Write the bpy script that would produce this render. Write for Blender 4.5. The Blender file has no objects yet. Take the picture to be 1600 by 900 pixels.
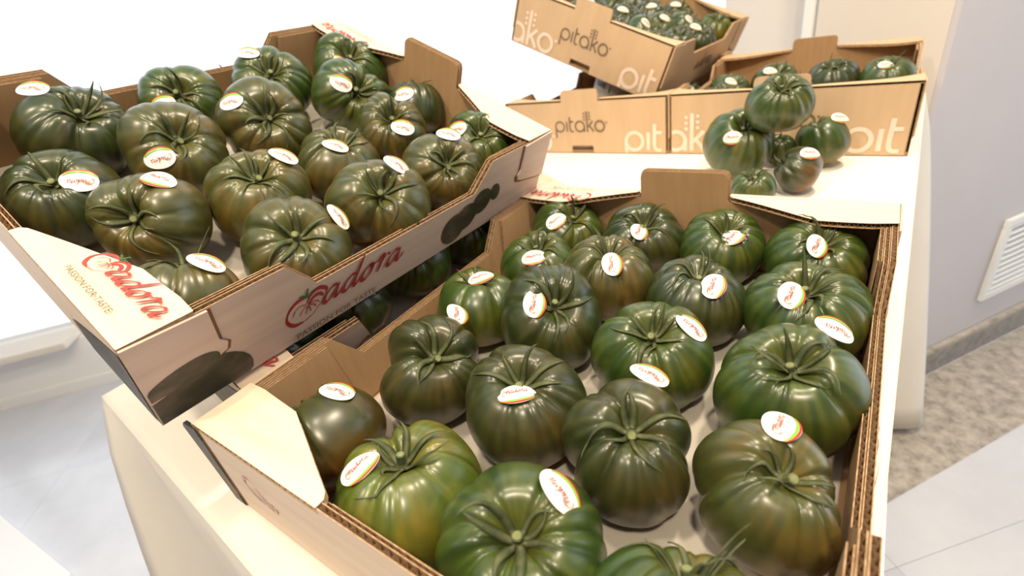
import bpy, bmesh, math, random
from mathutils import Vector, Matrix, noise
from mathutils.bvhtree import BVHTree
C = bpy.context.scene.collection
PI = math.pi

# ---------------------------------------------------------------- camera
cam_data = bpy.data.cameras.new('camera')
cam_data.sensor_width = 36.0
cam_data.lens = 765.47 / 1600 * 36.0
cam_data.clip_start = 0.01
cam_data.clip_end = 60
cam = bpy.data.objects.new('camera', cam_data)
C.objects.link(cam)
CR = Vector((0.818317, 0.550239, -0.166113)); CU = Vector((-0.161484, 0.497468, 0.85232)); CF = Vector((-0.551616, 0.670643, -0.495941))
M = Matrix((CR, CU, -CF)).transposed().to_4x4()
M.translation = (0.36818, -0.06119, 0.31335)
cam.matrix_world = M
cam_data.dof.use_dof = True
cam_data.dof.focus_distance = 0.40
cam_data.dof.aperture_fstop = 6.0
bpy.context.scene.camera = cam

# ---------------------------------------------------------------- world, lights, exposure
sc = bpy.context.scene
sc.view_settings.view_transform = 'Standard'
sc.view_settings.look = 'None'
sc.view_settings.gamma = 1.0
sc.view_settings.use_curve_mapping = False
sc.view_settings.exposure = -0.08
world = bpy.data.worlds.new('world'); sc.world = world
world.use_nodes = True
bg = world.node_tree.nodes['Background']
bg.inputs[0].default_value = (0.90, 0.95, 1.0, 1)
bg.inputs[1].default_value = 2.15

def area(name, loc, target, size, power, color, spread=PI):
    l = bpy.data.lights.new(name, 'AREA'); l.shape = 'DISK'; l.size = size; l.energy = power; l.color = color; l.spread = spread
    o = bpy.data.objects.new(name, l); C.objects.link(o); o.location = loc
    o.rotation_euler = (Vector(target) - Vector(loc)).to_track_quat('-Z', 'Y').to_euler()
    return o
WARM = (1.0, 0.84, 0.62)
area('ceiling_spot', (0.75, -0.55, 1.75), (0.2, 0.25, 0), 0.15, 27.0, WARM)
area('ceiling_spot', (-0.35, -0.75, 1.75), (0.1, 0.3, 0), 0.15, 15.0, WARM)
area('ceiling_spot', (0.55, 0.75, 1.75), (0.2, 0.7, 0), 0.15, 27.0, WARM)
area('ceiling_spot', (0.10, 0.10, 1.75), (0.1, 0.6, 0), 0.15, 11.0, WARM)

# ---------------------------------------------------------------- materials
def new_mat(name, rough=0.6, spec=0.5):
    m = bpy.data.materials.new(name); m.use_nodes = True
    b = m.node_tree.nodes['Principled BSDF']
    b.inputs['Roughness'].default_value = rough
    b.inputs['Specular IOR Level'].default_value = spec
    return m, m.node_tree, b
def N(nt, t, **kw):
    n = nt.nodes.new(t)
    for k, v in kw.items(): setattr(n, k, v)
    return n
def ramp(nt, fac, stops):
    r = N(nt, 'ShaderNodeValToRGB'); nt.links.new(fac, r.inputs[0])
    el = r.color_ramp.elements
    while len(el) < len(stops): el.new(0.5)
    for e, (p, c) in zip(el, stops): e.position = p; e.color = (*c, 1)
    return r.outputs[0]
def noise_tex(nt, scale, detail=4, vec=None, rough=0.55):
    n = N(nt, 'ShaderNodeTexNoise'); n.inputs['Scale'].default_value = scale; n.inputs['Detail'].default_value = detail; n.inputs['Roughness'].default_value = rough
    if vec is not None: nt.links.new(vec, n.inputs['Vector'])
    return n.outputs[0]
def obj_vec(nt, scale=(1, 1, 1)):
    t = N(nt, 'ShaderNodeTexCoord'); m = N(nt, 'ShaderNodeMapping'); m.inputs['Scale'].default_value = scale
    nt.links.new(t.outputs['Object'], m.inputs[0]); return m.outputs[0]
def bump(nt, b, h, strength, dist):
    n = N(nt, 'ShaderNodeBump'); n.inputs['Strength'].default_value = strength; n.inputs['Distance'].default_value = dist
    nt.links.new(h, n.inputs['Height']); nt.links.new(n.outputs[0], b.inputs['Normal'])
def simple(name, c1, c2=None, scale=20, rough=0.6, spec=0.4, vs=(1, 1, 1), bs=0, bd=0.001):
    m, nt, b = new_mat(name, rough, spec)
    if c2 is None: b.inputs['Base Color'].default_value = (*c1, 1); return m
    f = noise_tex(nt, scale, 5, obj_vec(nt, vs))
    nt.links.new(ramp(nt, f, [(0.3, c1), (0.7, c2)]), b.inputs['Base Color'])
    if bs: bump(nt, b, f, bs, bd)
    return m
MAT = {}
MAT['kraft'] = simple('kraft_board', (0.35, 0.212, 0.105), (0.40, 0.25, 0.128), 120, 0.75, 0.25, (1, 1, 0.15), 0.15, 0.0003)
MAT['kraft_edge'] = simple('kraft_cut_edge', (0.30, 0.18, 0.09), (0.58, 0.40, 0.25), 300, 0.85, 0.1)
MAT['kraft_out'] = simple('kraft_outer_board', (0.56, 0.39, 0.235), (0.61, 0.43, 0.265), 60, 0.7, 0.3, (1, 1, 0.2))
MAT['kraft_shade'] = simple('kraft_crease', (0.16, 0.085, 0.045), (0.22, 0.12, 0.06), 60, 0.8, 0.2)
def wood_print():  # side print, darker than the ledges: shade of upright sides in the colour
    m, nt, b = new_mat('woodgrain_print_shaded', 0.5, 0.4)
    v = obj_vec(nt, (90, 5, 90))
    f = noise_tex(nt, 1.0, 6, v, 0.6)
    nt.links.new(ramp(nt, f, [(0.25, (0.50, 0.375, 0.315)), (0.5, (0.58, 0.445, 0.375)), (0.75, (0.64, 0.50, 0.425))]), b.inputs['Base Color'])
    return m
MAT['wood'] = wood_print()
def wood_print_x():  # same print for ledges and ends, kept lighter like lit board
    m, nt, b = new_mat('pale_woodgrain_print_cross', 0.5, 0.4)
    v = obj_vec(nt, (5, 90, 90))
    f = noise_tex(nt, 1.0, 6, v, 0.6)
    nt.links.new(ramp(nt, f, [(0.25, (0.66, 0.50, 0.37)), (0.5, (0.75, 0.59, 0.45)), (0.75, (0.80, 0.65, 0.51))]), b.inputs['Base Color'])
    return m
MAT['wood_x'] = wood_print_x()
MAT['liner'] = simple('grey_white_tray_liner', (0.42, 0.385, 0.33), (0.48, 0.44, 0.38), 30, 0.7, 0.3)
MAT['ink_red'] = simple('dark_red_ink', (0.26, 0.012, 0.018), (0.36, 0.03, 0.03), 120, 0.5)
MAT['ink_red_light'] = simple('coral_red_ink', (0.55, 0.06, 0.05), (0.30, 0.04, 0.03), 90, 0.5)
MAT['ink_grey'] = simple('grey_green_ink', (0.10, 0.09, 0.05), (0.14, 0.12, 0.07), 60, 0.5)
MAT['ink_pale'] = simple('washed_pink_ink', (0.62, 0.36, 0.33), (0.70, 0.48, 0.42), 60, 0.5)
MAT['ink_green'] = simple('green_ink', (0.02, 0.10, 0.02), (0.04, 0.14, 0.03), 60, 0.5)
MAT['ink_brown'] = simple('brown_grey_ink', (0.16, 0.11, 0.075), (0.20, 0.14, 0.09), 60, 0.6)
MAT['ink_white'] = simple('whitish_ink', (0.78, 0.62, 0.50), (0.84, 0.68, 0.56), 60, 0.6)
def photo_print():
    m, nt, b = new_mat('dark_tomato_photo_print', 0.45, 0.4)
    f = noise_tex(nt, 28, 3, obj_vec(nt, (1, 1, 1.6)))
    nt.links.new(ramp(nt, f, [(0.3, (0.02, 0.018, 0.012)), (0.5, (0.055, 0.05, 0.03)), (0.62, (0.11, 0.08, 0.055)), (0.75, (0.20, 0.14, 0.11))]), b.inputs['Base Color'])
    return m
MAT['photo'] = photo_print()
MAT['label_white'] = simple('sticker_white', (0.86, 0.80, 0.74), None, rough=0.35, spec=0.5)
MAT['label_red'] = simple('sticker_red', (0.55, 0.03, 0.03), None, rough=0.35)
MAT['label_green'] = simple('sticker_green', (0.20, 0.50, 0.04), None, rough=0.35)
def skin_mat():
    m, nt, b = new_mat('tomato_skin', 0.34, 0.5)
    a = N(nt, 'ShaderNodeVertexColor'); a.layer_name = 'skin'
    f = noise_tex(nt, 45, 5, obj_vec(nt), 0.6)
    mx = N(nt, 'ShaderNodeMix', data_type='RGBA', blend_type='MULTIPLY'); mx.inputs[0].default_value = 1.0
    nt.links.new(a.outputs[0], mx.inputs[6]); nt.links.new(ramp(nt, f, [(0.3, (0.72, 0.75, 0.72)), (0.7, (1.25, 1.2, 1.1))]), mx.inputs[7])
    f2 = noise_tex(nt, 22, 3, obj_vec(nt, (1, 1, 0.5)), 0.5)
    mw = N(nt, 'ShaderNodeMix', data_type='RGBA', blend_type='MULTIPLY'); mw.inputs[0].default_value = 1.0
    nt.links.new(mx.outputs[2], mw.inputs[6]); nt.links.new(ramp(nt, f2, [(0.36, (0.72, 0.92, 0.85)), (0.52, (1.0, 1.0, 1.0)), (0.66, (1.75, 1.15, 0.95))]), mw.inputs[7])
    nt.links.new(mw.outputs[2], b.inputs['Base Color'])
    b.inputs['Coat Weight'].default_value = 0.35; b.inputs['Coat Roughness'].default_value = 0.27
    b.inputs['Subsurface Weight'].default_value = 0.0
    g = noise_tex(nt, 900, 2, obj_vec(nt)); bump(nt, b, g, 0.02, 0.0002)
    return m
MAT['skin'] = skin_mat()
MAT['sepal'] = simple('green_sepal', (0.035, 0.050, 0.020), (0.12, 0.13, 0.058), 90, 0.6, 0.3)
MAT['stem_cut'] = simple('pale_stem_cut', (0.14, 0.17, 0.06), (0.24, 0.25, 0.11), 200, 0.7, 0.3)
MAT['cloth'] = simple('white_tablecloth', (0.80, 0.75, 0.67), (0.84, 0.79, 0.71), 8, 0.8, 0.2, (1, 1, 1), 0.1, 0.002)
MAT['cloth_cool'] = simple('white_satin_cloth', (0.88, 0.88, 0.89), (0.90, 0.90, 0.91), 8, 0.6, 0.3)
MAT['wall_shaded'] = simple('shaded_wall_paint', (0.585, 0.565, 0.60), (0.605, 0.585, 0.62), 3, 0.7, 0.3)  # cool shade on the pillar's right face, put into its colour
MAT['wall_cream'] = simple('cream_paint', (0.72, 0.66, 0.59), (0.75, 0.69, 0.62), 3, 0.7, 0.3)
MAT['wall_white'] = simple('white_paint', (0.85, 0.85, 0.85), (0.88, 0.88, 0.88), 3, 0.6, 0.3)
MAT['metal_white'] = simple('white_painted_metal', (0.80, 0.82, 0.82), (0.84, 0.86, 0.86), 10, 0.4, 0.5)
MAT['dark'] = simple('recess_shade', (0.10, 0.09, 0.09), None, rough=0.9)
def granite(name, stops, sc_, rough):
    m, nt, b = new_mat(name, rough, 0.5)
    f = noise_tex(nt, sc_, 8, obj_vec(nt), 0.7)
    nt.links.new(ramp(nt, f, stops), b.inputs['Base Color']); return m
MAT['granite'] = granite('beige_granite', [(0.35, (0.26, 0.23, 0.20)), (0.5, (0.42, 0.38, 0.33)), (0.65, (0.55, 0.50, 0.44))], 28, 0.35)
MAT['granite_dark'] = granite('grey_granite_skirting', [(0.35, (0.16, 0.15, 0.15)), (0.5, (0.25, 0.24, 0.24)), (0.65, (0.34, 0.32, 0.31))], 40, 0.3)
MAT['wall_dim'] = simple('grey_brown_paint', (0.34, 0.31, 0.29), (0.36, 0.33, 0.31), 3, 0.8, 0.2)
MAT['marble'] = granite('white_marble', [(0.3, (0.56, 0.58, 0.64)), (0.5, (0.62, 0.64, 0.70)), (0.7, (0.68, 0.70, 0.75))], 2.2, 0.18)
MAT['marble2'] = granite('white_marble_warm', [(0.3, (0.55, 0.57, 0.63)), (0.5, (0.61, 0.63, 0.69)), (0.7, (0.67, 0.69, 0.74))], 3.1, 0.18)
MAT['tub'] = simple('grey_printed_paper', (0.46, 0.44, 0.41), (0.50, 0.48, 0.45), 30, 0.6)
MAT['ink_black'] = simple('black_ink', (0.03, 0.03, 0.035), None, rough=0.5)
def glass():
    m, nt, b = new_mat('window_glass', 0.0, 0.5)
    b.inputs['Transmission Weight'].default_value = 1.0; b.inputs['IOR'].default_value = 1.01
    return m
MAT['glass'] = glass()

# ---------------------------------------------------------------- helpers
def link(name, me, mats=(), parent=None, loc=None, smooth=False):
    for m in mats: me.materials.append(MAT[m] if isinstance(m, str) else m)
    if smooth:
        for p in me.polygons: p.use_smooth = True
    o = bpy.data.objects.new(name, me); C.objects.link(o)
    if parent is not None: o.parent = parent
    if loc is not None: o.location = loc
    return o
def mesh(name, v, f, mi=None):
    me = bpy.data.meshes.new(name); me.from_pydata([tuple(p) for p in v], [], f)
    if mi: me.polygons.foreach_set('material_index', mi)
    me.update(); return me
def tag(o, label, cat, group=None, kind=None):
    o['label'] = label; o['category'] = cat
    if group: o['group'] = group
    if kind: o['kind'] = kind
    return o
def struct(o): o['kind'] = 'structure'; return o
def empty(name, loc=(0, 0, 0), mat=None):
    o = bpy.data.objects.new(name, None); o.empty_display_size = 0.05; C.objects.link(o)
    if mat is not None: o.matrix_world = mat
    else: o.location = loc
    return o
def box_vf(x0, x1, y0, y1, z0, z1, off=0):
    v = [(x0, y0, z0), (x1, y0, z0), (x1, y1, z0), (x0, y1, z0), (x0, y0, z1), (x1, y0, z1), (x1, y1, z1), (x0, y1, z1)]
    f = [(0, 3, 2, 1), (4, 5, 6, 7), (0, 1, 5, 4), (1, 2, 6, 5), (2, 3, 7, 6), (3, 0, 4, 7)]
    return v, [tuple(i + off for i in q) for q in f]
def prism(pts, z0, z1):
    n = len(pts); v = [(x, y, z0) for x, y in pts] + [(x, y, z1) for x, y in pts]
    f = [tuple(range(n))[::-1], tuple(range(n, 2 * n))] + [(i, (i + 1) % n, (i + 1) % n + n, i + n) for i in range(n)]
    return v, f
def box(name, x0, x1, y0, y1, z0, z1, mat, parent=None, bevel=0):
    v, f = box_vf(x0, x1, y0, y1, z0, z1); me = mesh(name, v, f)
    if bevel:
        bm = bmesh.new(); bm.from_mesh(me); bmesh.ops.bevel(bm, geom=bm.edges[:], offset=bevel, segments=2, affect='EDGES'); bm.to_mesh(me); bm.free()
    return link(name, me, [mat], parent)
def smoothcurve(pts, n=8):
    out = []
    P = [Vector(p) for p in pts]
    for i in range(len(P) - 1):
        p0 = P[max(i - 1, 0)]; p1 = P[i]; p2 = P[i + 1]; p3 = P[min(i + 2, len(P) - 1)]
        for k in range(n):
            t = k / n
            out.append(0.5 * ((2 * p1) + (p2 - p0) * t + (2 * p0 - 5 * p1 + 4 * p2 - p3) * t * t + (3 * p1 - p0 - 3 * p2 + p3) * t ** 3))
    out.append(P[-1]); return out
def stroke(pts, wfun, n=6):
    """flat ribbon (2D) along a smoothed polyline -> verts2d, quads"""
    c = smoothcurve(pts, n); v = []; f = []
    for i, p in enumerate(c):
        a = c[min(i + 1, len(c) - 1)] - c[max(i - 1, 0)]
        if a.length < 1e-9: a = Vector((1, 0))
        a.normalize(); nn = Vector((-a.y, a.x)); w = wfun(i / (len(c) - 1), a) / 2
        v += [p + nn * w, p - nn * w]
        if i: k = 2 * i; f.append((k - 2, k - 1, k + 1, k))
    return v, f
def merge2d(parts):
    V = []; F = []; MI = []
    for j, (v, f, m) in enumerate(parts):
        o = len(V); V += [Vector((p.x, p.y, j * 0.00006)) for p in v]; F += [tuple(i + o for i in q) for q in f]; MI += [m] * len(f)
    return V, F, MI
def nib(w0, w1, ang=0.6):
    return lambda t, a: (w0 + w1 * abs(math.sin(math.atan2(a.y, a.x) - ang))) * min(1, 0.35 + 4 * t, 0.35 + 4 * (1 - t))

# script word "adora" in x-height units, and the emblem, drawn with a brush nib
def sh(pts, dx, s=1.0, k=0.35): return [(dx + (x + k * y) * s, y * s) for x, y in pts]
def script_word():
    P = []
    a_b = [(0.85, 0.88), (0.5, 0.98), (0.12, 0.62), (0.05, 0.18), (0.28, 0.0), (0.62, 0.3), (0.88, 0.95)]
    a_s = [(0.90, 1.0), (0.80, 0.35), (0.90, 0.03), (1.15, 0.2), (1.32, 0.5)]
    d_s = [(1.05, 2.05), (0.92, 1.2), (0.80, 0.35), (0.90, 0.03), (1.15, 0.2), (1.32, 0.5)]
    o_b = [(0.6, 0.95), (0.2, 0.75), (0.05, 0.3), (0.25, 0.0), (0.62, 0.2), (0.75, 0.65), (0.55, 0.98), (0.75, 0.85), (1.15, 0.95)]
    r_s = [(0.0, 0.75), (0.2, 1.15), (0.36, 1.05), (0.25, 0.55), (0.14, 0.0)]
    r_t = [(0.2, 0.4), (0.42, 0.85), (0.68, 1.08), (0.86, 0.9)]
    W = nib(0.10, 0.22); Wt = nib(0.06, 0.14)
    x = 0
    for g in ([a_b, a_s], [a_b, d_s]):
        for s in g: P.append((*stroke(sh(s, x), W), 0))
        x += 1.3
    P.append((*stroke(sh(o_b, x), W), 0)); x += 1.15
    P.append((*stroke(sh(r_s, x), W), 0)); P.append((*stroke(sh(r_t, x), Wt), 0)); x += 0.85
    for s in (a_b, a_s): P.append((*stroke(sh(s, x), W), 0))
    return P, x + 1.6
WORD, WORD_W = script_word()
def emblem():
    """round ribbed fruit outline about 2.2 wide, origin at its lower left"""
    P = []
    W = nib(0.10, 0.16, 1.2); T = nib(0.03, 0.05)
    P.append((*stroke([(1.35, 1.75), (0.7, 1.75), (0.15, 1.3), (0.0, 0.65), (0.35, 0.1), (0.9, 0.0)], W), 0))
    P.append((*stroke([(0.9, 0.0), (1.5, 0.18), (2.1, 0.75)], T), 0))
    P.append((*stroke([(1.25, 1.2), (1.55, 1.75), (2.1, 1.95), (2.55, 1.6), (2.45, 1.25)], W), 0))
    P.append((*stroke([(1.35, 1.15), (1.75, 1.5), (2.1, 1.5), (2.3, 1.2)], W), 0))
    for q in ([(1.2, 1.2), (0.9, 1.35), (0.55, 1.2), (0.35, 0.8)], [(1.2, 1.1), (0.95, 0.95), (0.75, 0.6)], [(1.25, 1.1), (1.2, 0.8), (1.1, 0.5)],
              [(1.3, 1.1), (1.4, 0.8), (1.4, 0.55)], [(1.35, 1.1), (1.65, 0.95), (1.75, 0.7)], [(1.35, 1.15), (1.8, 1.15), (2.0, 0.9)]):
        P.append((*stroke(q, T), 0))
    for q in ([(1.3, 1.75), (1.05, 2.0), (0.85, 2.05)], [(1.3, 1.75), (1.35, 2.1), (1.45, 2.4)], [(1.3, 1.75), (1.6, 1.95), (1.85, 2.0)]):
        P.append((*stroke(q, nib(0.06, 0.08)), 1))
    return P
EMB = emblem()
def font_2d(txt, size):
    cu = bpy.data.curves.new('t', 'FONT'); cu.body = txt; cu.size = size; cu.resolution_u = 2
    o = bpy.data.objects.new('t', cu); C.objects.link(o)
    dg = bpy.context.evaluated_depsgraph_get(); me = bpy.data.meshes.new_from_object(o.evaluated_get(dg))
    v = [Vector((p.co.x, p.co.y)) for p in me.vertices]; f = [tuple(p.vertices) for p in me.polygons]
    bpy.data.objects.remove(o); bpy.data.meshes.remove(me)
    return v, f
TAGLINE = font_2d('PASSION FOR TASTE', 1.0)
TAG_W = max(p.x for p in TAGLINE[0])
def logo_2d(width, tagline=True):
    """emblem + word + tagline; returned in metres, origin lower left of the emblem"""
    total = 2.3 + WORD_W; s = width / total; parts = []
    for v, f, m in EMB: parts.append(([p * s for p in v], f, m))
    for v, f, m in WORD: parts.append(([(p + Vector((2.15, 0.55))) * s for p in v], f, m))
    if tagline:
        k = width * 0.66 / TAG_W
        parts.append(([p * k + Vector((0.3 * s, -1.05 * s)) for p in TAGLINE[0]], TAGLINE[1], 2))
    return merge2d(parts)
def ring(cx, cy, r, w, n=28, a0=0, a1=2 * PI):
    v = []; f = []
    for i in range(n + 1):
        a = a0 + (a1 - a0) * i / n
        v += [Vector((cx + (r + w / 2) * math.cos(a), cy + (r + w / 2) * math.sin(a))), Vector((cx + (r - w / 2) * math.cos(a), cy + (r - w / 2) * math.sin(a)))]
        if i: k = 2 * i; f.append((k - 2, k - 1, k + 1, k))
    return v, f
def pitako(letters, w=0.17):
    parts = []; x = 0.0; c = lambda t, a: w
    for ch in letters:
        if ch == 'p':
            parts += [(*ring(x + .5, .5, .5, w), 0), (*stroke([(x, .5), (x, -.1), (x, -.62)], c), 0)]; x += 1.32
        if ch == 'i': parts.append((*stroke([(x, 0), (x, .5), (x, 1.0)], c), 0)); x += .36
        if ch == 't': parts += [(*stroke([(x + .02, 1.45), (x, .8), (x, .25), (x + .12, .02), (x + .4, 0)], c), 0), (*stroke([(x, .98), (x + .2, .98), (x + .42, .98)], c), 0)]; x += .62
        if ch == 'a': parts += [(*ring(x + .5, .5, .5, w), 0), (*stroke([(x + 1, .6), (x + 1, .3), (x + 1, -.05)], c), 0)]; x += 1.34
        if ch == 'k':
            parts += [(*stroke([(x, 1.95), (x, 1), (x, -.05)], c), 0), (*stroke([(x + .05, .45), (x + .35, .72), (x + .62, 1.02)], c), 0), (*stroke([(x + .2, .58), (x + .45, .3), (x + .68, -.03)], c), 0)]
            for dx in (-.3, .3):
                for dy in (1.2, 1.5, 1.8):
                    parts.append((*ring(x + dx, dy - (0.05 if dx < 0 else 0), .05, .1, 8), 0))
            x += .86
        if ch == 'o': parts.append((*ring(x + .5, .5, .5, w), 0)); x += 1.3
        if ch == '.': parts.append((*ring(x - .05, .85, .05, .08, 8), 0))
    return merge2d(parts)
def decal(name, vfm, mp, mats, parent):
    V, F, MI = vfm
    mx_ = max(p.x for p in V); my_ = max(p.y for p in V); ax_, ay_ = 0.55 * mx_, 0.4 * my_; e_ = 0.02 * mx_
    o_ = Vector(mp(ax_, ay_)); n_ = (Vector(mp(ax_ + e_, ay_)) - o_).cross(Vector(mp(ax_, ay_ + e_)) - o_); n_ = n_.normalized() if n_.length > 0 else n_
    return link(name, mesh(name, [Vector(mp(p.x, p.y)) + n_ * p.z for p in V], F, MI), mats, parent)

# ---------------------------------------------------------------- corrugated board
def interp(prof, u):
    for (a, ha), (b, hb) in zip(prof, prof[1:]):
        if u <= b: return ha + (hb - ha) * (u - a) / (b - a) if b > a else hb
    return prof[-1][1]
def corr_panel(name, top, bot, t, mp, mats, parent, pitch=0.0065, flute=True, liner=0.0006):
    """board spanning u, heights bot(u)..top(u), thickness t (w from 0 to t, w=t is the outer face).
    mats: outer, inner, edge. Two liners with a wavy medium between them, visible on the cut edges."""
    u0, u1 = top[0][0], top[-1][0]
    us = sorted(set([p[0] for p in top] + [p[0] for p in bot] + [u0 + (u1 - u0) * i / 14 for i in range(15)]))
    V = []; F = []; MI = []
    for (wa, wb, mo) in ((t - liner, t, 0), (0, liner, 1)):
        o = len(V)
        for u in us:
            h0, h1 = interp(bot, u), interp(top, u)
            V += [mp(u, h0, wa), mp(u, h1, wa), mp(u, h0, wb), mp(u, h1, wb)]
        n = len(us)
        for i in range(n - 1):
            a = o + 4 * i; b = a + 4
            F += [(a, b, b + 1, a + 1), (a + 2, a + 3, b + 3, b + 2), (a + 1, b + 1, b + 3, a + 3), (a, a + 2, b + 2, b)]
            MI += [1, 2 if mo else 0, 2, 2]
        for a in (o, o + 4 * (n - 1)):
            F.append((a, a + 1, a + 3, a + 2)); MI.append(2)
    if flute:
        o = len(V); n = int((u1 - u0) / pitch * 8); r = 0
        for i in range(n + 1):
            u = u0 + (u1 - u0) * i / n; w = t / 2 + (t / 2 - liner) * math.sin(2 * PI * (u - u0) / pitch)
            V += [mp(u, interp(bot, u) + 0.0003, w), mp(u, interp(top, u) - 0.0004, w)]
            if i: a = o + 2 * i; F.append((a - 2, a, a + 1, a - 1)); MI.append(2)
    else:
        o = len(V)
        for u in us: V += [mp(u, interp(top, u) - 0.0004, liner), mp(u, interp(top, u) - 0.0004, t - liner)]
        for i in range(len(us) - 1):
            a = o + 2 * i; F.append((a, a + 2, a + 3, a + 1)); MI.append(2)
    return link(name, mesh(name, V, F, MI), mats, parent)

# ---------------------------------------------------------------- the room
FZ = -0.92
DW = Vector((0.68045, 0.73279)); NW = Vector((-0.73279, 0.68045))      # along the window wall, and outwards through it
WP = Vector((-2.789, -0.126))
def room_mat(x, y, z, d):  # frame with local x along d, local y to its left, z up
    m = Matrix.Rotation(math.atan2(d.y, d.x), 4, 'Z'); m.translation = (x, y, z); return m
# floor: a slab carrying marble tiles, in the room's own axes
floor = struct(box('floor', -4.2, 6.0, -6.5, 0.0, -0.06, -0.012, 'marble2'))
floor.matrix_world = room_mat(WP.x, WP.y, FZ, DW)
tile_me = {}
def tile(i, j, x0, x1, y0, y1):
    mm = 'marble' if (i * 7 + j * 3) % 5 else 'marble2'
    v, f = box_vf(x0 + .0004, x1 - .0004, y0 + .0004, y1 - .0004, -0.012, 0.0)
    o = link('marble_tile', mesh('marble_tile', v, f), [mm], floor)
T = 0.6
# local y of the granite border beside the pillar wall
PC0 = Vector((0.473, 1.372)); PD = Vector((0.5655, 0.8247)); PL = Vector((-0.8247, 0.5655))
for i in range(-6, 9):
    for j in range(1, 9):
        tile(i, j, i * T, (i + 1) * T, -j * T, -(j - 1) * T)
# window wall: low parapet, sill, mullions and panes
wl = struct(empty('wall_left', mat=room_mat(WP.x, WP.y, FZ, DW)))
def wpart(name, x0, x1, y0, y1, z0, z1, mat, par=wl, bev=0): return box(name, x0, x1, y0, y1, z0, z1, mat, par, bev)
wpart('parapet', -4.2, 3.5, 0.0, 0.14, -0.02, 0.26, 'wall_white')
wpart('skirting', -4.2, 3.5, -0.012, 0.0, 0.0, 0.05, 'wall_white')
wpart('sill_board', -4.2, 0.50, -0.10, 0.14, 0.262, 0.292, 'wall_cream', bev=0.004)
win = struct(empty('window_1', mat=room_mat(WP.x, WP.y, FZ, DW)))
MUL = (-4.2, -2.3, -0.25, 3.45)
for i, x in enumerate(MUL):
    wpart('window_frame', x, x + 0.05, 0.03, 0.10, 0.26, 2.75, 'wall_white', win)
    if i < 3: wpart('window_pane', x + 0.05, MUL[i + 1], 0.062, 0.068, 0.30, 2.75, 'glass', win)
# pillar wall with skirting and grille
wr = struct(empty('wall_right', mat=room_mat(PC0.x, PC0.y, FZ, PD)))
def wr_part(*a, **k): return wpart(*a, par=wr, **k)
box('wall_face', 0, 3.2, -0.0, 0.012, 0.10, 3.2, 'wall_shaded', wr)
box('wall_core', 0.004, 3.2, 0.012, 0.33, 0.0, 3.2, 'wall_cream', wr)  # cream here stands for window light on the pillar's other face
bb = struct(empty('baseboard_right', mat=room_mat(PC0.x, PC0.y, FZ, PD)))
box('skirting_stone', -0.01, 3.2, -0.014, -0.0002, 0.0, 0.085, 'granite_dark', bb)
box('skirting_cap', -0.01, 3.2, -0.016, -0.0002, 0.085, 0.105, 'granite', bb, 0.002)
bd = struct(empty('trim_1', mat=room_mat(PC0.x, PC0.y, FZ, PD)))
x = -0.6
while x < 3.2:
    box('granite_strip', x, x + 0.598, -0.262, -0.017, -0.005, 0.0015, 'granite', bd); x += 0.6
# farther cream wall piece and white pipe in the corner
wb = struct(empty('wall_back', mat=room_mat(PC0.x + PL.x * 0.345, PC0.y + PL.y * 0.345, FZ, PL)))
box('wall_face', 0.0, 0.42, -0.16, -0.10, 0.0, 3.2, 'wall_cream', wb)
v, f = [], []
for k in range(16):
    a = 2 * PI * k / 16; v += [(0.02 + 0.016 * math.cos(a), -0.02 + 0.016 * math.sin(a), 0), (0.02 + 0.016 * math.cos(a), -0.02 + 0.016 * math.sin(a), 3.2)]
f = [(2 * k, (2 * k + 2) % 32, (2 * k + 3) % 32, 2 * k + 1) for k in range(16)]
pipe = struct(link('trim_2', mesh('trim_2', v, f), ['metal_white'])); pipe.matrix_world = wb.matrix_world.copy()
# ceiling
ceil = struct(box('ceiling', -4.2, 6.0, -6.5, 0.14, 2.75, 2.80, 'wall_white')); ceil.matrix_world = room_mat(WP.x, WP.y, FZ, DW)
# unseen rest of the room behind the camera, darkened to cut bounce light
wf = struct(box('wall_front', -4.2, 6.0, -3.6, -3.5, 0.0, 2.75, 'wall_dim')); wf.matrix_world = ceil.matrix_world.copy()
we = struct(box('wall_end', -4.3, -4.2, -3.5, 0.0, 0.0, 2.75, 'wall_dim')); we.matrix_world = ceil.matrix_world.copy()
# ventilation grille on the pillar wall
gr = tag(empty('ventilation_grille', mat=room_mat(PC0.x + PD.x * 0.42, PC0.y + PD.y * 0.42, FZ + 0.215, PD)), 'white slatted ventilation grille low on the pillar wall', 'grille')
GW, GH = 0.50, 0.27
box('recess_shade_sheet', 0.01, GW - 0.01, -0.003, -0.0005, 0.01, GH - 0.01, 'dark', gr)  # flat dark sheet, shade behind the slats put into its colour
for a in ((0, GW, 0, 0.025), (0, GW, GH - 0.025, GH), (0, 0.025, 0.025, GH - 0.025), (GW - 0.025, GW, 0.025, GH - 0.025)):
    box('frame_bar', a[0], a[1], -0.014, -0.0005, a[2], a[3], 'metal_white', gr, 0.002)
ns = 11
for i in range(ns):
    z = 0.030 + (GH - 0.065) * i / (ns - 1)
    me = mesh('slat', [(0.025, -0.012, z), (GW - 0.025, -0.012, z), (GW - 0.025, -0.0035, z + 0.006), (0.025, -0.0035, z + 0.006),
                       (0.025, -0.012, z + 0.002), (GW - 0.025, -0.012, z + 0.002), (GW - 0.025, -0.0035, z + 0.008), (0.025, -0.0035, z + 0.008)],
              [(0, 3, 2, 1), (4, 5, 6, 7), (0, 1, 5, 4), (1, 2, 6, 5), (2, 3, 7, 6), (3, 0, 4, 7)])
    link('slat', me, ['metal_white'], gr)

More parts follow.
